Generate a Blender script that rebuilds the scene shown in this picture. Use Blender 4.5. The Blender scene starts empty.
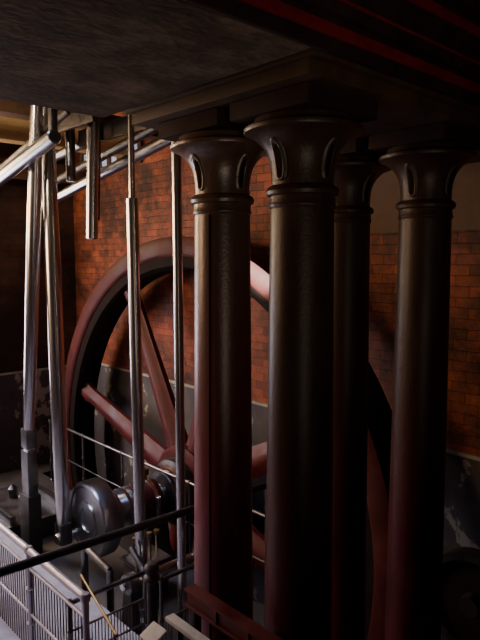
import bpy, bmesh, math, random
from mathutils import Vector, Matrix
random.seed(4)
C = bpy.context.scene.collection

# ------------------------------------------------------------------ materials
def new_mat(name):
    m = bpy.data.materials.new(name); m.use_nodes = True
    nt = m.node_tree
    return m, nt, nt.nodes['Principled BSDF']
def N(nt, t, **kw):
    n = nt.nodes.new(t)
    for k, v in kw.items():
        if k in n.inputs: n.inputs[k].default_value = v
        else: setattr(n, k, v)
    return n
def ramp(nt, fac, stops):
    r = nt.nodes.new('ShaderNodeValToRGB')
    while len(r.color_ramp.elements) < len(stops): r.color_ramp.elements.new(0.5)
    for e, (p, c) in zip(r.color_ramp.elements, stops):
        e.position = p; e.color = (*c, 1)
    nt.links.new(fac, r.inputs[0]); return r
def worn(name, stops, scale=6, rough=0.5, metal=0.0, bump=0.15, stretch=(1, 1, 1), rvar=0.15, detail=8, spec=.5):
    m, nt, b = new_mat(name)
    b.inputs['Specular IOR Level'].default_value = spec
    tc = N(nt, 'ShaderNodeNewGeometry')
    mp = N(nt, 'ShaderNodeMapping'); mp.inputs['Scale'].default_value = stretch
    nt.links.new(tc.outputs['Position'], mp.inputs['Vector'])
    n = N(nt, 'ShaderNodeTexNoise', Scale=scale, Detail=detail, Roughness=0.65)
    nt.links.new(mp.outputs[0], n.inputs['Vector'])
    r = ramp(nt, n.outputs['Fac'], stops)
    nt.links.new(r.outputs[0], b.inputs['Base Color'])
    b.inputs['Metallic'].default_value = metal
    b.inputs['Roughness'].default_value = rough
    if rvar > 0:
        mr = N(nt, 'ShaderNodeMapRange'); mr.inputs['From Min'].default_value = .3; mr.inputs['From Max'].default_value = .7
        mr.inputs['To Min'].default_value = max(.05, rough - rvar); mr.inputs['To Max'].default_value = min(1, rough + rvar)
        nt.links.new(n.outputs['Fac'], mr.inputs['Value']); nt.links.new(mr.outputs[0], b.inputs['Roughness'])
    if bump > 0:
        n2 = N(nt, 'ShaderNodeTexNoise', Scale=scale * 9, Detail=4)
        nt.links.new(mp.outputs[0], n2.inputs['Vector'])
        bp = N(nt, 'ShaderNodeBump', Strength=bump, Distance=0.01)
        nt.links.new(n2.outputs['Fac'], bp.inputs['Height']); nt.links.new(bp.outputs[0], b.inputs['Normal'])
    return m

def wall_mat(name, horiz, dado_z, c1, c2, mort, peel=.64):
    m, nt, b = new_mat(name)
    g = N(nt, 'ShaderNodeNewGeometry')
    s = N(nt, 'ShaderNodeSeparateXYZ'); nt.links.new(g.outputs['Position'], s.inputs[0])
    c = N(nt, 'ShaderNodeCombineXYZ')
    nt.links.new(s.outputs[horiz], c.inputs['X']); nt.links.new(s.outputs['Z'], c.inputs['Y'])
    nw = N(nt, 'ShaderNodeTexNoise', Scale=7, Detail=3); nt.links.new(g.outputs['Position'], nw.inputs['Vector'])
    vm = N(nt, 'ShaderNodeVectorMath', operation='MULTIPLY_ADD'); vm.inputs[1].default_value = (.035, .035, 0)
    nt.links.new(nw.outputs['Color'], vm.inputs[0]); nt.links.new(c.outputs[0], vm.inputs[2])
    bt = N(nt, 'ShaderNodeTexBrick')
    bt.inputs['Scale'].default_value = 1.0
    bt.inputs['Brick Width'].default_value = 0.29; bt.inputs['Row Height'].default_value = 0.108
    bt.inputs['Mortar Size'].default_value = 0.005; bt.inputs['Mortar Smooth'].default_value = .9
    bt.inputs['Color1'].default_value = (*c1, 1)
    bt.inputs['Color2'].default_value = (*c2, 1)
    bt.inputs['Mortar'].default_value = (*mort, 1)
    nt.links.new(vm.outputs[0], bt.inputs['Vector'])
    n = N(nt, 'ShaderNodeTexNoise', Scale=.8, Detail=12, Roughness=.8); nt.links.new(g.outputs['Position'], n.inputs['Vector'])
    dirt = ramp(nt, n.outputs['Fac'], [(.42, (.10, .07, .065)), (.60, (1, 1, 1))])
    mx = N(nt, 'ShaderNodeMixRGB', blend_type='MULTIPLY'); mx.inputs[0].default_value = .95
    nt.links.new(bt.outputs['Color'], mx.inputs[1]); nt.links.new(dirt.outputs[0], mx.inputs[2])
    n2 = N(nt, 'ShaderNodeTexNoise', Scale=2.2, Detail=10, Roughness=.6, Distortion=.3); nt.links.new(g.outputs['Position'], n2.inputs['Vector'])
    pl = ramp(nt, n2.outputs['Fac'], [(0.0, (.04, .037, .045)), (.5, (.09, .083, .092)), (peel - .02, (.12, .11, .115)), (peel, (.42, .39, .36)), (.8, (.5, .47, .43))])
    gt = N(nt, 'ShaderNodeMath', operation='GREATER_THAN'); gt.inputs[1].default_value = dado_z
    nt.links.new(s.outputs['Z'], gt.inputs[0])
    mm = N(nt, 'ShaderNodeMixRGB'); nt.links.new(gt.outputs[0], mm.inputs[0])
    nt.links.new(pl.outputs[0], mm.inputs[1]); nt.links.new(mx.outputs[0], mm.inputs[2])
    nt.links.new(mm.outputs[0], b.inputs['Base Color'])
    b.inputs['Roughness'].default_value = .72
    mh = N(nt, 'ShaderNodeMath', operation='MULTIPLY'); nt.links.new(bt.outputs['Fac'], mh.inputs[0]); nt.links.new(gt.outputs[0], mh.inputs[1])
    bp = N(nt, 'ShaderNodeBump', Strength=.6, Distance=.012, invert=True)
    nt.links.new(mh.outputs[0], bp.inputs['Height']); nt.links.new(bp.outputs[0], b.inputs['Normal'])
    return m

def column_mat(name, k, spec, rough, zlo=2.0, zhi=3.6):
    m, nt, b = new_mat(name)
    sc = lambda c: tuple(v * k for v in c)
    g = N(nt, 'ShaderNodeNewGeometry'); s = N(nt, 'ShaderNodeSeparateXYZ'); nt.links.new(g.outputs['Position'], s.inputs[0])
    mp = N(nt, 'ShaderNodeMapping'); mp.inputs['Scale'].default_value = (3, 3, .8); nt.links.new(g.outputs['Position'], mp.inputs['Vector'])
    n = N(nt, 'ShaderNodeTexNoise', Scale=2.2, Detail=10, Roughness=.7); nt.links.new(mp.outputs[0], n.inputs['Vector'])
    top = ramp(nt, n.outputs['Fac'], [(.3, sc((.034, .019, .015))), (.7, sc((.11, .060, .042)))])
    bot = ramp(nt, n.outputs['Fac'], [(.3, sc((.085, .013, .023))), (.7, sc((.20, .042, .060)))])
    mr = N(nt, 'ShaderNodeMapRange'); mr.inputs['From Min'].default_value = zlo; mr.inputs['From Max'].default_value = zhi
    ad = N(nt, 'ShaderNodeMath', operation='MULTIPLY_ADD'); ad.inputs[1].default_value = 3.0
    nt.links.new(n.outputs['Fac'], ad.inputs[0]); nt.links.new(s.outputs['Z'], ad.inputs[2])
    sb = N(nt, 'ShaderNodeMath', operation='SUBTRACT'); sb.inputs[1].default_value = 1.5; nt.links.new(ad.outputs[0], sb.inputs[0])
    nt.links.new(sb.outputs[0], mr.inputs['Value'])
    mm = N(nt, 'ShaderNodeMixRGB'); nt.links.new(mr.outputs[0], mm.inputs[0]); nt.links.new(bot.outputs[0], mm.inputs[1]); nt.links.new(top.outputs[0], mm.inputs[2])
    nt.links.new(mm.outputs[0], b.inputs['Base Color'])
    b.inputs['Roughness'].default_value = rough
    b.inputs['Specular IOR Level'].default_value = spec
    n2 = N(nt, 'ShaderNodeTexNoise', Scale=45, Detail=4); nt.links.new(g.outputs['Position'], n2.inputs['Vector'])
    bp = N(nt, 'ShaderNodeBump', Strength=.3, Distance=.006); nt.links.new(n2.outputs['Fac'], bp.inputs['Height']); nt.links.new(bp.outputs[0], b.inputs['Normal'])
    return m

M_col_lit = column_mat('column_paint_lit', 1.3, .75, .34)  # lit copy: colour raised for the light on the seamed column
M_col_shaded = column_mat('column_paint_shaded', .50, .32, .42, 1.2, 2.8)  # shaded copy: shade on the other three columns put into the paint
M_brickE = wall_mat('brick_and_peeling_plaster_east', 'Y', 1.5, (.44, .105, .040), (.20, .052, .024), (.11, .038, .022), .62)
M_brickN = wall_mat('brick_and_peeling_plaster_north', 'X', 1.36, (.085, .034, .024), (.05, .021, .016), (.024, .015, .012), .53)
M_plain = worn('dim_plaster', [(.3, (.04, .035, .03)), (.7, (.09, .08, .07))], 2, .85)
M_iron = worn('blackened_iron', [(.3, (.012, .011, .012)), (.7, (.05, .042, .042))], 5, .45)
M_slot = worn('dark_recess', [(.3, (.004, .003, .003)), (.7, (.012, .009, .008))], 5, .9, spec=.1)
M_redpaint = worn('dark_red_paint', [(.3, (.052, .007, .009)), (.7, (.12, .018, .018))], 4, .5, spec=.3)
M_baluster = worn('maroon_baluster_paint', [(.3, (.035, .018, .026)), (.7, (.08, .04, .055))], 4, .5)
M_redline = worn('crimson_lining_paint', [(.3, (.10, .006, .012)), (.7, (.18, .012, .022))], 6, .8, spec=.1)
M_steel = worn('polished_steel', [(.3, (.56, .56, .58)), (.7, (.60, .60, .62))], 1, .25, 1.0, 0, (1, 1, .3), 0)
M_steeldark = worn('oily_steel', [(.3, (.12, .12, .13)), (.7, (.28, .28, .295))], 5, .35, 1.0, 0, rvar=.08)
M_disc = worn('grey_turned_steel', [(.3, (.36, .37, .41)), (.7, (.44, .46, .50))], 2, .3, 1.0, 0, rvar=.03)
M_rail = worn('railing_steel', [(.3, (.46, .45, .54)), (.7, (.64, .62, .74))], 8, .4, .6, .03)
M_brass = worn('old_brass', [(.3, (.20, .13, .05)), (.7, (.36, .25, .10))], 8, .45, .8, .05)
M_soffit = worn('smoky_soffit', [(.3, (.018, .012, .009)), (.5, (.065, .045, .032)), (.72, (.19, .135, .095))], 2.2, .9, 0, .8, (1, 1.2, 1), .1, 14, spec=.12)
M_girder = worn('girder_black_paint', [(.3, (.012, .007, .007)), (.7, (.035, .018, .016))], 4, .8, spec=.15)
M_fascia = worn('brown_black_fascia_paint', [(.3, (.024, .014, .009)), (.7, (.07, .04, .025))], 4, .65, spec=.25)
M_timber = worn('old_timber', [(.3, (.36, .23, .09)), (.7, (.62, .43, .2))], 5, .7, 0, .3, (.3, 3, 3))
M_timberdk = worn('dark_timber', [(.3, (.06, .03, .016)), (.7, (.16, .08, .04))], 5, .65, 0, .3, (3, .3, 3))
M_plate = worn('floor_plate_metal', [(.3, (.34, .34, .42)), (.7, (.52, .52, .62))], 6, .6, .1, .4)
M_conc = worn('oily_concrete', [(.3, (.035, .032, .032)), (.7, (.10, .09, .09))], 2.5, .6)
M_lintel = worn('brown_render', [(.3, (.07, .04, .024)), (.7, (.14, .085, .05))], 4, .8)
M_paper = worn('cream_card', [(.3, (.50, .46, .38)), (.7, (.66, .62, .54))], 12, .7, 0, .02)
M_ledge = worn('grey_ledge', [(.3, (.30, .28, .26)), (.7, (.48, .46, .42))], 8, .7)
M_frame = worn('white_window_paint', [(.3, (.5, .5, .48)), (.7, (.7, .7, .66))], 6, .5)
M_rim = worn('worn_rim_paint', [(.3, (.040, .006, .006)), (.55, (.075, .014, .013)), (.8, (.13, .035, .026))], 2.2, .6, 0, .1, spec=.2)
M_rimin = worn('dark_rim_inside', [(.3, (.008, .006, .006)), (.7, (.022, .014, .013))], 4, .85, spec=.1)  # near-black tone for the band inside the rim
M_sky, nt_, b_ = new_mat('daylit_window_glass')
b_.inputs['Base Color'].default_value = (.5, .6, .8, 1); b_.inputs['Emission Color'].default_value = (.55, .68, 1, 1); b_.inputs['Emission Strength'].default_value = .4

# ------------------------------------------------------------------ mesh helpers (world coordinates)
def smooth(bm, ang=35):
    for fc in bm.faces: fc.smooth = True
    for e in bm.edges:
        if len(e.link_faces) == 2 and e.calc_face_angle(0) > math.radians(ang): e.smooth = False
def bm_box(a, b, bev=0.0, bm=None):
    bm = bm or bmesh.new()
    r = bmesh.ops.create_cube(bm, size=1)
    c = [(a[i] + b[i]) / 2 for i in range(3)]; s = [abs(b[i] - a[i]) for i in range(3)]
    for v in r['verts']: v.co = Vector((v.co.x * s[0] + c[0], v.co.y * s[1] + c[1], v.co.z * s[2] + c[2]))
    if bev:
        es = list({e for v in r['verts'] for e in v.link_edges})
        bmesh.ops.bevel(bm, geom=es, offset=bev, segments=2, affect='EDGES', profile=.7)
    return bm
def bm_lathe(prof, p0=(0, 0, 0), axis=(0, 0, 1), seg=48, bm=None, closed=False):
    bm = bm or bmesh.new()
    q = Vector((0, 0, 1)).rotation_difference(Vector(axis).normalized())
    p0 = Vector(p0); rings = []
    for r, hh in prof:
        if r < 1e-5: rings.append([bm.verts.new(p0 + q @ Vector((0, 0, hh)))])
        else: rings.append([bm.verts.new(p0 + q @ Vector((r * math.cos(2 * math.pi * i / seg), r * math.sin(2 * math.pi * i / seg), hh))) for i in range(seg)])
    n = len(rings)
    for k in range(n if closed else n - 1):
        A, B = rings[k], rings[(k + 1) % n]
        for i in range(seg):
            j = (i + 1) % seg
            if len(A) == 1 and len(B) == 1: continue
            if len(A) == 1: bm.faces.new((A[0], B[i], B[j]))
            elif len(B) == 1: bm.faces.new((A[i], A[j], B[0]))
            else: bm.faces.new((A[i], A[j], B[j], B[i]))
    bmesh.ops.recalc_face_normals(bm, faces=bm.faces)
    return bm
def bm_rod(p, q, r, r2=None, seg=20, bm=None, mid=None):
    p, q = Vector(p), Vector(q); L = (q - p).length; r2 = r if r2 is None else r2
    prof = [(0, 0), (r * .85, 0), (r, r * .15)]
    if mid:
        for i in range(1, 12):
            t = i / 12; prof.append((r + (r2 - r) * t + (mid - (r + r2) / 2) * math.sin(math.pi * t), L * t))
    prof += [(r2, L - r2 * .15), (r2 * .85, L), (0, L)]
    return bm_lathe(prof, p, q - p, seg, bm)
def bm_prism(pts, axis, lo, hi, bev=0, bm=None):
    bm = bm or bmesh.new()
    def mk(p, h):
        return {'X': (h, p[0], p[1]), 'Y': (p[0], h, p[1]), 'Z': (p[0], p[1], h)}[axis]
    A = [bm.verts.new(mk(p, lo)) for p in pts]; B = [bm.verts.new(mk(p, hi)) for p in pts]
    fs = [bm.faces.new(A), bm.faces.new(B)]
    for i in range(len(pts)):
        j = (i + 1) % len(pts); fs.append(bm.faces.new((A[i], A[j], B[j], B[i])))
    bmesh.ops.recalc_face_normals(bm, faces=fs)
    if bev:
        es = list({e for f_ in fs[:2] for e in f_.edges})
        bmesh.ops.bevel(bm, geom=es, offset=bev, segments=2, affect='EDGES')
    return bm
def obj_from(bm, name, mat, loc=(0, 0, 0), ang=35):
    loc = Vector(loc)
    for v in bm.verts: v.co -= loc
    smooth(bm, ang)
    me = bpy.data.meshes.new(name); bm.to_mesh(me); bm.free(); me.materials.append(mat)
    o = bpy.data.objects.new(name, me); o.location = loc; C.objects.link(o); return o
class Thing:
    def __init__(s, name, label, cat, loc, group=None):
        s.e = bpy.data.objects.new(name, None); s.e.empty_display_size = .2; s.e.location = loc; C.objects.link(s.e)
        s.loc = Vector(loc); s.e['label'] = label; s.e['category'] = cat
        if group: s.e['group'] = group
        s.parts = []
    def part(s, name, bm, mat, parent=None, label=None, ang=35):
        o = obj_from(bm, name, mat, s.loc, ang); o.location = (0, 0, 0); o.parent = parent or s.e
        if label: o['label'] = label
        s.parts.append(o); return o
def single(name, bm, mat, label, cat, loc, group=None, ang=35):
    o = obj_from(bm, name, mat, loc, ang); o['label'] = label; o['category'] = cat
    if group: o['group'] = group
    return o
def struct(name, bm, mat):
    o = obj_from(bm, name, mat); o['kind'] = 'structure'; return o
def copy_thing(th, loc, label=None):
    e = th.e.copy(); C.objects.link(e); e.location = loc
    if label: e['label'] = label
    mp = {th.e: e}
    for o in th.parts:
        c = o.copy(); C.objects.link(c); mp[o] = c; c.parent = mp[o.parent]
    return e

# ------------------------------------------------------------------ room shell
FL = -0.5
XW, YN = 5.75, 11.1
bm = bm_box((-2.4, -2.2, FL - .2), (4.7, YN, FL))
bm_box((4.7, -2.2, FL - .2), (XW, 2.9, FL), bm=bm)
bm_box((4.7, 10.6, FL - .2), (XW, YN, FL), bm=bm)
bm_box((4.58, 2.8, -3.6), (XW, 10.7, -3.4), bm=bm)
bm_box((4.58, 2.8, -3.4), (4.7, 10.7, FL - .2), bm=bm)
bm_box((4.7, 2.8, -3.4), (XW, 2.9, FL - .2), bm=bm)
bm_box((4.7, 10.6, -3.4), (XW, 10.7, FL - .2), bm=bm)
struct('floor', bm, M_conc)
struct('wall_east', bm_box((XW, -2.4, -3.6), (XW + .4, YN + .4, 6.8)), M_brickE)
nx0, nx1, nz0, nz1 = 0.9, 3.3, 1.0, 5.6
bm = bm_box((-2.4, YN, -3.6), (nx0, YN + .4, 6.8)); bm_box((nx1, YN, -3.6), (XW, YN + .4, 6.8), bm=bm)
bm_box((nx0, YN, -3.6), (nx1, YN + .4, nz0), bm=bm); bm_box((nx0, YN, nz1), (nx1, YN + .4, 6.8), bm=bm)
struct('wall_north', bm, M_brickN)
bm = bm_box((-2.4, -2.6, FL - .2), (-1.6, -2.2, 6.8)); bm_box((.6, -2.6, FL - .2), (XW, -2.2, 6.8), bm=bm)
bm_box((-1.6, -2.6, 3.4), (.6, -2.2, 6.8), bm=bm); bm_box((-1.6, -2.6, FL - .2), (.6, -2.2, 1.0), bm=bm)
struct('wall_south', bm, M_plain)
# ceiling with an opening added over the walkway for the cool fill light
bm = bm_box((-2.8, -2.6, 6.8), (XW + .4, 5.4, 7.0)); bm_box((-2.8, 8.8, 6.8), (XW + .4, YN + .4, 7.0), bm=bm)
bm_box((-2.8, 5.4, 6.8), (-.6, 8.8, 7.0), bm=bm); bm_box((2.2, 5.4, 6.8), (XW + .4, 8.8, 7.0), bm=bm)
struct('ceiling', bm, M_timberdk)
wy0, wy1, wz0, wz1 = 6.6, 10.4, 1.6, 5.6
bm = bm_box((-2.8, -2.6, FL - .2), (-2.4, wy0, 6.8)); bm_box((-2.8, wy1, FL - .2), (-2.4, YN + .4, 6.8), bm=bm)
bm_box((-2.8, wy0, FL - .2), (-2.4, wy1, wz0), bm=bm); bm_box((-2.8, wy0, wz1), (-2.4, wy1, 6.8), bm=bm)
struct('wall_west', bm, M_plain)
bm = bm_box((-2.75, wy0, wz0), (-2.68, wy1, wz0 + .08)); bm_box((-2.75, wy0, wz1 - .08), (-2.68, wy1, wz1), bm=bm)
for i in range(6):
    y = wy0 + .04 + i * (wy1 - wy0 - .08) / 5; bm_box((-2.74, y - .03, wz0), (-2.69, y + .03, wz1), bm=bm)
for i in range(1, 4):
    z = wz0 + i * (wz1 - wz0) / 4; bm_box((-2.735, wy0, z - .02), (-2.695, wy1, z + .02), bm=bm)
struct('window_1', bm, M_frame)
bm = bm_box((nx0, YN + .3, nz0), (nx1, YN + .36, nz0 + .08)); bm_box((nx0, YN + .3, nz1 - .08), (nx1, YN + .36, nz1), bm=bm)
for i in range(4):
    x = nx0 + .04 + i * (nx1 - nx0 - .08) / 3; bm_box((x - .03, YN + .31, nz0), (x + .03, YN + .35, nz1), bm=bm)
for i in range(1, 5):
    z = nz0 + i * (nz1 - nz0) / 5; bm_box((nx0, YN + .315, z - .02), (nx1, YN + .345, z + .02), bm=bm)
struct('window_2', bm, M_frame)
# small clerestory light in the east wall
struct('window_3', bm_box((XW - .02, 8.7, 5.15), (XW, 10.6, 5.45)), M_sky)
bm = bm_box((XW - .06, 8.62, 5.08), (XW - .02, 10.68, 5.15)); bm_box((XW - .06, 8.62, 5.45), (XW - .02, 10.68, 5.52), bm=bm)
for i in range(7):
    y = 8.66 + i * .33; bm_box((XW - .06, y - .05, 5.15), (XW - .02, y + .05, 5.45), bm=bm)
struct('trim_5', bm, M_timberdk)
struct('trim_1', bm_box((XW - .04, -2.2, 1.49), (XW, YN, 1.53), .01), M_ledge)
struct('trim_2', bm_box((nx1, YN - .04, 1.35), (XW - .05, YN, 1.39), .01), M_ledge)
struct('trim_3', bm_box((XW - .03, -2.2, 3.78), (XW, 4.3, 4.7)), M_lintel)
struct('ceiling_gallery', bm_box((-2.4, 1.98, 4.5), (2.28, 3.92, 4.9)), M_soffit)

# ------------------------------------------------------------------ walkway plate
single('walkway_plate', bm_box((-.6, 3.4, -.06), (2.9, YN, 0), .01), M_plate, 'pale blue-grey metal walkway plate beside the crank', 'walkway', (1, 6, 0))
struct('trim_4', bm_box((-.6, 3.5, FL), (2.88, YN, -.06)), M_conc)

# ------------------------------------------------------------------ box frame at the column feet
th = Thing('iron_frame', 'dark red iron edge beam on legs beside column feet', 'machine frame', (2.41, 2.6, FL))
th.part('tie_beam', bm_box((2.38, 1.9, 1.16), (2.44, 3.12, 1.25), .012), M_redpaint)
th.part('top_flange', bm_box((2.36, 1.88, 1.25), (2.46, 3.14, 1.265), .006), M_redpaint)
th.part('bottom_flange', bm_box((2.36, 1.88, 1.145), (2.46, 3.14, 1.16), .006), M_redpaint)
for yy in (2.2, 2.5, 2.8):
    th.part('stiffener', bm_box((2.365, yy, 1.16), (2.38, yy + .02, 1.25)), M_redpaint)
th.part('leg', bm_box((2.38, 3.04, FL), (2.44, 3.11, 1.145), .01), M_iron)
th.part('leg', bm_box((2.38, 1.9, FL), (2.44, 1.97, 1.145), .01), M_iron)
th = Thing('display_ledge', 'pale worn board on dark iron brackets beside red frame', 'board', (2.26, 2.9, FL))
th.part('board', bm_box((2.25, 2.5, 1.05), (2.32, 3.20, 1.08), .006), M_paper)
th.part('bracket', bm_box((2.27, 2.6, FL), (2.31, 2.66, 1.05)), M_iron)
th.part('bracket', bm_box((2.27, 3.08, FL), (2.31, 3.14, 1.05)), M_iron)

# ------------------------------------------------------------------ columns
ZT = 4.42
def make_column(loc, seam=False):
    x, y, z0 = loc
    M_col = M_col_lit if seam else M_col_shaded
    t = Thing('column', 'maroon cast iron column with flared capital, shade painted in' if not seam else 'maroon cast iron column with a dark vertical seam, light painted in', 'column', loc, 'engine columns')
    t.part('base', bm_lathe([(0, 0), (.30, 0), (.30, .05), (.27, .07), (.285, .10), (.27, .13), (.235, .15), (.24, .18), (.225, .20), (0, .20)], loc), M_col)
    prof = [(.224, .19)]
    H = 3.93 - z0
    for i in range(13):
        u = i / 12; prof.append((.222 - .032 * u ** 1.3, .2 + (H - .2) * u))
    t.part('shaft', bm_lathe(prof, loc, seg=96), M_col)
    k = lambda zz: zz - z0
    t.part('collar', bm_lathe([(.188, k(3.79)), (.198, k(3.80)), (.202, k(3.815)), (.196, k(3.83)), (.195, k(3.865)), (.214, k(3.875)), (.220, k(3.895)), (.212, k(3.915)), (.198, k(3.925)), (.188, k(3.93))], loc, seg=64), M_col)
    bell = [(.186, 3.92), (.186, 3.97), (.189, 4.02), (.197, 4.07), (.212, 4.115), (.236, 4.155), (.268, 4.188), (.304, 4.212), (.334, 4.224), (.350, 4.230), (.354, 4.240), (.352, 4.256), (.336, 4.264), (.30, 4.270), (.29, 4.31), (0, 4.31)]
    cap = t.part('capital', bm_lathe([(r, k(z)) for r, z in bell], loc, seg=64), M_col)
    def rad(zz):
        for (r0, za), (r1, zb) in zip(bell, bell[1:]):
            if za <= zz <= zb: return r0 + (r1 - r0) * (zz - za) / (zb - za)
        return .2
    for a in range(4):
        th0 = math.radians(a * 90)
        n = 28
        def outline(bm, w, zlo, zhi, off):
            out = []
            for i in range(n):
                an = 2 * math.pi * i / n
                sx, sz = math.cos(an), math.sin(an)
                cx = w * math.copysign(abs(sx) ** .6, sx); cz = (zlo + zhi) / 2 + (zhi - zlo) / 2 * math.copysign(abs(sz) ** .7, sz)
                r = rad(cz) + off
                rr = math.sqrt(max(r * r - cx * cx, 0.0001))
                out.append(bm.verts.new((x + rr * math.cos(th0) - cx * math.sin(th0), y + rr * math.sin(th0) + cx * math.cos(th0), cz)))
            return out
        bm = bmesh.new()
        L = [outline(bm, .050, 3.945, 4.185, -.004), outline(bm, .038, 3.952, 4.175, .010), outline(bm, .026, 3.96, 4.16, .012), outline(bm, .017, 3.97, 4.145, .003)]
        for A, B in zip(L, L[1:]):
            for i in range(n):
                j = (i + 1) % n; bm.faces.new((A[i], A[j], B[j], B[i]))
        bmesh.ops.recalc_face_normals(bm, faces=bm.faces)
        t.part('leaf', bm, M_col, parent=cap, ang=80)
        bm = bmesh.new()
        A = outline(bm, .018, 3.969, 4.146, .0045)
        bm.faces.new(A); bmesh.ops.recalc_face_normals(bm, faces=bm.faces)
        t.part('slot', bm, M_slot, parent=cap)  # near-black face painted for the shaded hollow of the slot
    t.part('abacus', bm_box((x - .31, y - .31, 4.31), (x + .31, y + .31, ZT - .002), .015), M_girder)
    if seam:
        ang = math.radians(203)
        t.part('seam', bm_rod((x + .222 * math.cos(ang), y + .222 * math.sin(ang), z0 + .2), (x + .190 * math.cos(ang), y + .190 * math.sin(ang), 3.79), .0075, seg=8), M_slot)
    return t
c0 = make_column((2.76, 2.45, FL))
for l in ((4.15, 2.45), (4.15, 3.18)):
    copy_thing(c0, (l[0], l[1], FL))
make_column((2.76, 3.18, FL), True)

# ------------------------------------------------------------------ entablature and girder
th = Thing('entablature', 'black iron entablature resting on the columns', 'beam', (3.5, 2.8, ZT))
th.part('architrave', bm_box((2.36, 2.06, ZT), (5.70, 3.68, 4.50), .012), M_fascia)
th.part('moulding', bm_box((2.33, 2.02, 4.50), (5.71, 3.74, 4.545), .02), M_fascia)
th.part('fascia', bm_box((2.30, 1.985, 4.545), (5.72, 3.80, 4.64), .01), M_girder)
th = Thing('lined_girder', 'deep black girder with crimson painted mouldings', 'beam', (2, 1.9, 4.5))
for nm, y0, z0, z1 in (('bead', 1.94, 4.50, 4.66), ('web', 1.90, 4.66, 4.98), ('crown', 1.80, 4.98, 5.5)):
    th.part(nm, bm_box((-2.399, y0, z0), (5.749, 1.974, z1), .008), M_girder)
for y0, y1, z0, z1 in ((1.925, 1.94, 4.565, 4.625), (1.89, 1.90, 4.72, 4.735), (1.882, 1.90, 4.88, 4.94), (1.79, 1.80, 5.04, 5.055), (1.785, 1.80, 5.17, 5.21)):
    th.part('red_moulding', bm_box((-2.399, y0, z0), (5.749, y1, z1), .004), M_redline)

# ------------------------------------------------------------------ flywheel
WY, WZ, WX, WR = 6.66, .24, 5.17, 3.56
th = Thing('flywheel', 'huge dark red spoked flywheel standing against brick wall', 'flywheel', (WX, WY, WZ - WR))
ax0 = (WX - .25, WY, WZ)
rim = th.part('rim', bm_lathe([(WR - .27, .02), (WR - .25, 0), (WR - .22, -.015), (WR - .06, -.015), (WR, .01), (WR, .49), (WR - .05, .51), (WR - .25, .51), (WR - .27, .49)], ax0, (1, 0, 0), 160, closed=True), M_rim)
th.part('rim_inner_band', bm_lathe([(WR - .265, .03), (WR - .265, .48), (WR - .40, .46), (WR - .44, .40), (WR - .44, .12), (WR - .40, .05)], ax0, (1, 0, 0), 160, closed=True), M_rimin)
hub = th.part('hub', bm_lathe([(.12, -.16), (.36, -.16), (.40, -.12), (.40, .02), (.58, .04), (.62, .08), (.62, .42), (.58, .46), (.34, .48), (.34, .5), (.12, .52)], ax0, (1, 0, 0), 64), M_redpaint)
th.part('hub_ring', bm_lathe([(.40, -.13), (.46, -.10), (.47, .03), (.40, .03)], ax0, (1, 0, 0), 64), M_iron)
for i in range(8):
    a = math.radians(17 + 45 * i); d = Vector((0, math.cos(a), math.sin(a)))
    p0 = Vector((WX, WY, WZ)) + d * .45; p1 = Vector((WX, WY, WZ)) + d * (WR - .40)
    bm = bmesh.new(); rings = []
    s = Vector((0, -math.sin(a), math.cos(a)))
    # flat tapered arm with a soft raised centre rib
    sec = [(1, .3), (1, -.3), (.6, -.55), (.3, -.95), (-.3, -.95), (-.6, -.55), (-1, -.3), (-1, .3), (-.6, .55), (-.3, .95), (.3, .95), (.6, .55)]
    for t_, w, dp in [(0, .29, .17), (.06, .225, .15), (.5, .175, .12), (.92, .135, .10), (1, .20, .13)]:
        c = p0 + (p1 - p0) * t_
        rings.append([bm.verts.new(c + s * (w * u) + Vector((dp * v, 0, 0))) for u, v in sec])
    for A, B in zip(rings, rings[1:]):
        for j in range(12): bm.faces.new((A[j], A[(j + 1) % 12], B[(j + 1) % 12], B[j]))
    bmesh.ops.recalc_face_normals(bm, faces=bm.faces)
    th.part('spoke', bm, M_redpaint, ang=50)

# ------------------------------------------------------------------ crankshaft
PY, PZ = WY + .34, WZ - .30
th = Thing('crankshaft', 'oily steel crankshaft with round grey crank disc', 'crankshaft', (4.2, WY, WZ))
th.part('shaft', bm_rod((3.55, WY, WZ), (5.71, WY, WZ), .18, seg=40), M_disc)
th.part('crank_disc', bm_lathe([(0, 0), (.14, 0), (.15, -.02), (.22, -.02), (.23, 0), (.40, 0), (.42, -.015), (.46, -.015), (.48, .02), (.48, .20), (.45, .23), (.29, .24), (.29, .36), (.12, .37)], (3.52, WY, WZ), (1, 0, 0), 72), M_disc)
th.part('crank_pin', bm_rod((3.26, PY, PZ), (3.54, PY, PZ), .07, seg=24), M_steel)
th.part('eccentric', bm_lathe([(.1, 0), (.32, 0), (.33, .02), (.31, .04), (.31, .08), (.33, .10), (.32, .12), (.1, .12)], (4.6, WY - .06, WZ + .04), (1, 0, 0), 40), M_steeldark)
th.part('coupling', bm_lathe([(.1, 0), (.27, 0), (.27, .05), (.22, .06), (.22, .1), (.27, .11), (.27, .16), (.1, .16)], (4.0, WY, WZ), (1, 0, 0), 40), M_disc)
th = Thing('bearing_pedestal', 'dark iron pedestal bearing under the crankshaft', 'bearing', (4.35, WY, FL))
th.part('pedestal', bm_prism([(WY - .45, FL), (WY + .45, FL), (WY + .34, FL + .25), (WY + .28, WZ - .12), (WY - .28, WZ - .12), (WY - .34, FL + .25)], 'X', 4.22, 4.55, .015), M_iron)
pts = [(WY - .24, WZ - .12), (WY + .24, WZ - .12)] + [(WY + .25 * math.cos(math.pi * i / 12), WZ + .04 + .25 * math.sin(math.pi * i / 12)) for i in range(13)]
th.part('bearing_cap', bm_prism(pts, 'X', 4.25, 4.52, .015), M_redpaint)
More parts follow.
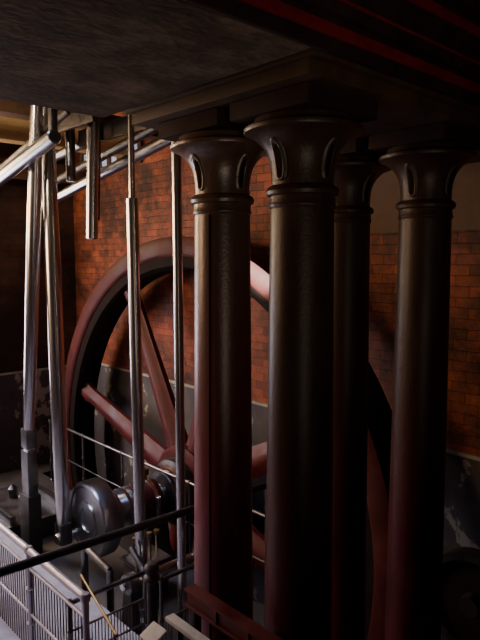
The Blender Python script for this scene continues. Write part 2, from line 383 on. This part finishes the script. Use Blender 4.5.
th.part('bearing_strap', bm_lathe([(.275, 0), (.305, 0), (.305, .06), (.275, .06)], (4.36, WY, WZ + .02), (1, 0, 0), 40, closed=True), M_steel)
for dy in (-.32, .32):
    th.part('cap_bolt', bm_rod((4.38, WY + dy, WZ - .14), (4.38, WY + dy, WZ + .16), .035, seg=6), M_steel)
th.part('oil_cup', bm_lathe([(0, 0), (.03, 0), (.03, .08), (.06, .10), (.06, .18), (0, .19)], (4.38, WY, WZ + .28)), M_brass)
th = Thing('lubricator_box', 'dark iron oil box with small pipes beside the crank', 'machine part', (3.75, 6.0, FL))
th.part('body', bm_box((3.6, 5.6, FL), (4.0, 5.95, -.05), .02), M_iron)
th.part('lid', bm_box((3.57, 5.57, -.05), (4.03, 5.98, .0), .012), M_steeldark)
for i in range(4):
    th.part('feed_pipe', bm_rod((3.65 + i * .1, 5.77, 0), (3.65 + i * .1, 5.77, .22), .014, seg=10), M_steel)
    th.part('feed_cup', bm_lathe([(0, 0), (.03, .01), (.035, .06), (0, .07)], (3.65 + i * .1, 5.77, .22), seg=16), M_brass)
th = Thing('rocker_shaft', 'steel rocker shaft with levers on twin stands', 'machine part', (3.6, 5.0, FL))
th.part('shaft', bm_rod((3.0, 5.0, .25), (4.3, 5.0, .25), .05), M_steel)
for xx in (3.1, 4.2):
    th.part('stand', bm_prism([(4.82, FL), (5.18, FL), (5.07, .2), (4.93, .2)], 'X', xx - .04, xx + .04, .01), M_iron)
    th.part('journal', bm_lathe([(.05, -.05), (.1, -.05), (.1, .05), (.05, .05)], (xx, 5, .25), (1, 0, 0), 28), M_steeldark)
for xx, dy, dz in ((3.3, .3, .2), (3.9, -.25, .25)):
    th.part('lever', bm_rod((xx, 5.0, .25), (xx, 5.0 + dy, .25 + dz), .04, .028), M_steeldark)
th = Thing('floor_pipe', 'bent steel steam pipe low beside the crank', 'pipe', (3.1, 6.0, FL))
th.part('riser', bm_rod((3.1, 5.95, FL), (3.1, 5.95, .3), .04), M_steeldark)
th.part('run', bm_rod((3.1, 5.95, .3), (3.1, 5.4, .22), .04), M_steeldark)
th.part('riser', bm_rod((3.1, 5.4, FL), (3.1, 5.4, .24), .04), M_steeldark)
th = Thing('crank_bedplate', 'dark iron bedplate with twin steel slide bars', 'machine base', (3.3, 8.6, FL))
th.part('plate', bm_box((3.0, 8.05, FL), (4.1, 9.6, -.2), .03), M_iron)
for xx in (3.15, 3.9):
    th.part('slide_bar', bm_box((xx - .04, 8.1, -.2), (xx + .04, 9.5, -.08), .01), M_disc)
for i in range(3):
    th.part('oil_pot', bm_lathe([(0, 0), (.07, 0), (.07, .14), (.05, .16), (.02, .2), (0, .2)], (3.55, 8.3 + i * .4, -.2), seg=24), M_steeldark)

# ------------------------------------------------------------------ rods
def rod_thing(name, label, p, q, r, mid=None, r2=None, mat=None, top='eye', bot='box'):
    mat = mat or M_steel; p = Vector(p); q = Vector(q); d = (q - p).normalized()
    t = Thing(name, label, 'engine rod', q)
    t.part('shank', bm_rod(p, q, r, r2, 40, mid=mid), mat)
    for e, kind, sg in ((p, top, 1), (q, bot, -1)):
        if kind == 'box':
            t.part('strap_end', bm_box((e.x - r * 1.1, e.y - r * 1.3, e.z - r * 2.2), (e.x + r * 1.1, e.y + r * 1.3, e.z + r * 1.6), r * .5), M_steeldark)
        elif kind == 'collar':
            t.part('collar', bm_lathe([(r, -r * 1.2), (r * 1.15, -r), (r * 1.15, r), (r, r * 1.2)], e + d * sg * r * 2, d, 28), mat)
            if sg < 0: t.part('gland', bm_lathe([(0, 0), (r * 1.8, 0), (r * 1.8, r * 1.5), (r * 1.2, r * 2), (0, r * 2)], (e.x, e.y, FL), (0, 0, 1), 28), M_steeldark)
    return t
ZB = 5.56
rod_thing('connecting_rod', 'long polished steel connecting rod reaching the crank pin', (3.42, 7.22, ZB), (3.37, PY + .02, PZ + .08), .074, mid=.098, r2=.082, top='none')
rod_thing('side_rod', 'bluish polished steel rod leaning onto its guide block', (3.20, 6.98, ZB), (3.25, 7.70, 1.14), .072, mid=.086, top='none')
rod_thing('pump_rod', 'vertical polished steel pump rod with thinner top', (3.45, 5.39, 4.12), (3.45, 5.33, FL + .02), .062, bot='collar', top='none')
rod_thing('valve_rod', 'slim vertical steel valve rod with brassy sheen', (3.45, 4.63, ZB), (3.45, 4.60, FL + .02), .045, bot='collar', top='none')

th = Thing('guide_block', 'dark grey steel guide block on a slim stand', 'machine part', (3.25, 7.72, FL))
th.part('block', bm_box((3.18, 7.61, .35), (3.32, 7.83, .95), .03), M_steeldark)
th.part('slide', bm_box((3.20, 7.64, .95), (3.30, 7.78, .985), .01), M_steel)
th.part('stand', bm_box((3.16, 7.58, FL), (3.34, 7.88, .35), .02), M_iron)

# rocking beam with its hanging motion work
th = Thing('rocking_beam', 'dark iron rocking beam with hanging polished motion links', 'beam', (3.45, 2.8, 5.6))
pts = [(-1.6, 5.64), (7.5, 5.64), (7.6, 5.7), (7.5, 5.9), (5, 6.3), (2.8, 6.5), (.6, 6.3), (-1.6, 5.9)]
th.part('web', bm_prism(pts, 'X', 3.40, 3.50), M_iron)
th.part('flange', bm_box((3.0, -1.6, 5.56), (3.90, 7.6, 5.64), .01), M_iron)
th.part('trunnion', bm_rod((3.0, 2.8, 5.95), (3.9, 2.8, 5.95), .12), M_steeldark)
for x0 in (2.88, 3.78):
    th.part('trunnion_bearing', bm_box((x0, 2.55, 4.642), (x0 + .2, 3.05, 5.9), .02), M_iron)
def rp(nm, p, q, r, mat=M_steel, r2=None): th.part(nm, bm_rod(p, q, r, r2, 28), mat)
rp('motion_link', (3.45, 6.12, ZB), (3.45, 6.24, 3.72), .066)
rp('motion_link', (3.62, 6.30, ZB), (3.62, 6.42, 3.95), .035, M_steeldark)
rp('motion_link', (3.62, 7.02, ZB), (3.62, 7.03, 4.45), .06, M_steeldark)
rp('motion_link', (3.45, 5.38, ZB), (3.45, 5.39, 4.12), .032)
rp('motion_link', (3.05, 6.3, ZB), (3.05, 6.3, 4.75), .05, M_steeldark)
rp('motion_link', (3.85, 5.1, ZB), (3.85, 5.1, 4.76), .05, M_steeldark)
rp('radius_bar', (3.02, 9.6, 4.15), (3.02, 6.2, 4.80), .08, M_disc)
rp('radius_bar', (3.85, 8.6, 4.22), (3.85, 4.6, 4.86), .065, M_disc)
rp('radius_bar', (3.75, 8.2, 4.80), (3.75, 5.0, 5.10), .06, M_steeldark)
rp('radius_bar', (4.3, 9.4, 4.60), (4.3, 5.6, 5.15), .06, M_iron)
rp('radius_bar', (3.3, 9.2, 4.55), (3.3, 6.4, 5.15), .05, M_iron)
th.part('link_plate', bm_box((3.3, 5.9, 4.95), (3.34, 7.4, 5.2), .02), M_iron)
th.part('link_plate', bm_box((3.66, 5.2, 4.85), (3.70, 6.9, 5.05), .02), M_iron)

for y, z, h_, m in ((7.6, 5.3, .2, M_timberdk), (8.9, 5.22, .6, M_timber), (10.4, 4.9, .3, M_timberdk)):
    single('roof_beam', bm_box((-2.399, y, z), (XW - .061 if y > 8 else XW - .001, y + .28, z + h_), .01), m, 'dark timber beam spanning the engine house' if m is M_timberdk else 'tan timber beam spanning the engine house', 'beam', (1.6, y, z), 'roof beams')

# ------------------------------------------------------------------ railings
def railing(name, label, p0, p1, posts, h, mat, nbal, r=.022, mids=(.66, .34), bmat=None, btop=.66, br=.007):
    p0, p1 = Vector(p0), Vector(p1); up = Vector((0, 0, 1))
    t = Thing(name, label, 'railing', p0)
    t.part('top_rail', bm_rod(p0 + up * h, p1 + up * h, r * 1.25, seg=16), mat)
    for mz in mids: t.part('mid_rail', bm_rod(p0 + up * h * mz, p1 + up * h * mz, r * .6, seg=12), mat)
    for u in posts:
        c = p0 + (p1 - p0) * u
        t.part('post', bm_lathe([(0, 0), (r * 2, 0), (r * 2, .02), (r, .04), (r, h * .32), (r * 1.6, h * .34), (r, h * .36), (r, h * .64), (r * 1.6, h * .66), (r, h * .68), (r, h - .03), (r * 1.5, h - .02), (r * 1.5, h + .02), (r * 1.1, h + .035), (0, h + .04)], c, seg=20), mat)
    for i in range(nbal):
        c = p0 + (p1 - p0) * (i + .5) / nbal
        t.part('baluster', bm_rod(c + up * h * .06, c + up * h * btop, br, seg=6), bmat or M_iron)
    return t
railing('railing', 'lilac grey steel railing with thin maroon balusters beside walkway', (2.03, 3.9, 0), (2.03, 7.9, 0), (0, .25, .5, .75, 1), 1.0, M_rail, 80, .025, (.84, .42), bmat=M_baluster, btop=.84, br=.0055)
railing('railing', 'low thin steel guard rail with close balusters', (2.12, 4.35, 0), (2.85, 4.35, 0), (0, 1), .72, M_steeldark, 24, .016, bmat=M_baluster, br=.005)
railing('railing', 'low thin steel guard rail over the machine pit', (2.95, 4.25, FL), (3.9, 4.25, FL), (0, .5, 1), 1.15, M_steeldark, 30, .016, bmat=M_baluster, br=.005)
railing('railing', 'thin dark steel guard rail before the flywheel', (4.66, 3.75, FL), (4.66, 10.1, FL), (0, .18, .36, .62, .81, 1), 1.1, M_steeldark, 0, .018, (.5,))
th = Thing('pipe_handrail', 'thick black pipe handrail crossing behind the columns', 'handrail', (2, 3.82, 0))
th.part('pipe', bm_rod((.7, 3.82, 1.48), (3.95, 3.82, 1.41), .032), M_iron)
th.part('support', bm_rod((3.86, 3.82, FL), (3.86, 3.82, 1.41), .025), M_iron)
th.part('support', bm_rod((.8, 3.82, 0), (.8, 3.82, 1.47), .025), M_iron)
th = Thing('newel_post', 'dark iron post with small ringed top', 'post', (2.62, 3.9, 0))
th.part('shaft', bm_lathe([(0, 0), (.07, 0), (.07, .04), (.042, .07), (.042, 1.0), (0, 1.0)], (2.62, 3.9, 0)), M_iron)
th.part('cap', bm_lathe([(.042, .9), (.062, .92), (.062, .95), (.045, .97), (.058, 1.0), (.06, 1.03), (.04, 1.06), (0, 1.07)], (2.62, 3.9, 0)), M_iron)
th = Thing('stair_handrail', 'slim brass handrail sloping beside the walkway', 'handrail', (2.2, 4.0, 0))
th.part('rail', bm_rod((2.38, 4.64, .75), (2.12, 3.62, .80), .011, seg=12), M_brass)
th.part('post', bm_rod((2.38, 4.62, 0), (2.38, 4.62, .75), .012, seg=12), M_brass)
th.part('post', bm_rod((2.13, 3.66, 0), (2.13, 3.66, .80), .012, seg=12), M_brass)
th = Thing('information_card', 'small cream card on a tilted stand by the railing', 'sign', (2.28, 3.5, 0))
bm = bm_box((-.07, -.08, -.006), (.07, .08, .006), .002)
R = Matrix.Translation((2.30, 3.42, .83)) @ Matrix.Rotation(math.radians(-25), 4, 'Y'); bm.transform(R)
th.part('card', bm, M_paper)
th.part('stand', bm_rod((2.30, 3.42, 0), (2.30, 3.42, .825), .015, seg=12), M_iron)

# belt pulley
th = Thing('belt_pulley', 'dark iron belt pulley on a floor stand', 'pulley', (5.1, 2.4, FL))
th.part('rim', bm_lathe([(.40, 0), (.47, 0), (.48, .08), (.47, .16), (.40, .16)], (5.0, 2.38, .40), (1, 0, 0), 56, closed=True), M_iron)
th.part('web_disc', bm_lathe([(0, .05), (.405, .05), (.405, .11), (0, .11)], (5.0, 2.38, .40), (1, 0, 0), 56), M_girder)
th.part('hub', bm_lathe([(0, -.05), (.09, -.05), (.10, 0), (.10, .16), (.09, .2), (0, .2)], (5.0, 2.38, .40), (1, 0, 0), 32), M_iron)
th.part('stand', bm_prism([(2.13, FL), (2.63, FL), (2.46, .45), (2.30, .45)], 'X', 5.24, 5.36, .01), M_iron)

# ------------------------------------------------------------------ lights
def area(name, loc, target, size, energy, col, sy=None, spread=None):
    l = bpy.data.lights.new(name, 'AREA'); l.energy = energy; l.color = col; l.shape = 'RECTANGLE'; l.size = size; l.size_y = sy or size
    if spread: l.spread = math.radians(spread)
    o = bpy.data.objects.new(name, l); C.objects.link(o); o.location = loc
    o.rotation_euler = (Vector(target) - Vector(loc)).to_track_quat('-Z', 'Y').to_euler(); return o
area('north_window_low', (1.8, 11.2, 2.3), (2.6, 3.5, 1.0), 1.7, 180, (.92, .80, .90), 2.2)
area('north_window_high', (1.8, 11.2, 4.6), (3.0, 4.0, 3.4), 1.7, 290, (1, .70, .38), 1.8)
area('west_window', (-2.5, 9.2, 4.2), (5.7, 4.6, 3.1), 1.8, 78, (1, .58, .31), 2.0, 85)
area('south_fill_light', (-.5, -2.3, 2.2), (2.6, 1.6, 5.0), 2.0, 9, (1, .78, .58), 2.2, 60)  # fill lamp added behind the camera for the girder lining and soffit
area('gallery_fill_light', (-1.2, 5.6, 5.6), (3.2, 9.0, 5.7), .8, 36, (1, .8, .55), .5, 60)  # warm fill lamp added to brighten the upper timbers and rod tops
area('walkway_fill_light', (.8, 7.1, 6.78), (2.2, 6.2, 0), 2.4, 55, (.62, .70, 1.0), 3.0, 70)  # cool fill lamp added to brighten the walkway plate and crank
sp = bpy.data.lights.new('rim_spot', 'SPOT'); sp.energy = 42000; sp.color = (1, 1, .9); sp.spot_size = math.radians(4.2); sp.spot_blend = .8; sp.shadow_soft_size = .05  # narrow spot added to turn one patch of the rim cream
so = bpy.data.objects.new('rim_spot', sp); C.objects.link(so); so.location = (-2.5, 9.3, 4.9)
so.rotation_euler = (Vector((4.92, 5.0, 3.35)) - so.location).to_track_quat('-Z', 'Y').to_euler()
w = bpy.data.worlds.new('World'); bpy.context.scene.world = w; w.use_nodes = True
w.node_tree.nodes['Background'].inputs[0].default_value = (.5, .42, .42, 1); w.node_tree.nodes['Background'].inputs[1].default_value = .04

# ------------------------------------------------------------------ camera
cam = bpy.data.cameras.new('camera'); co = bpy.data.objects.new('camera', cam); C.objects.link(co)
cam.sensor_fit = 'VERTICAL'; cam.sensor_height = 24; cam.lens = 24 * 604 / 640
co.location = (0, 0, 3.5); co.rotation_euler = (math.radians(90 - 5.8), 0, math.radians(47.4 - 90))
cam.clip_start = .05
bpy.context.scene.camera = co
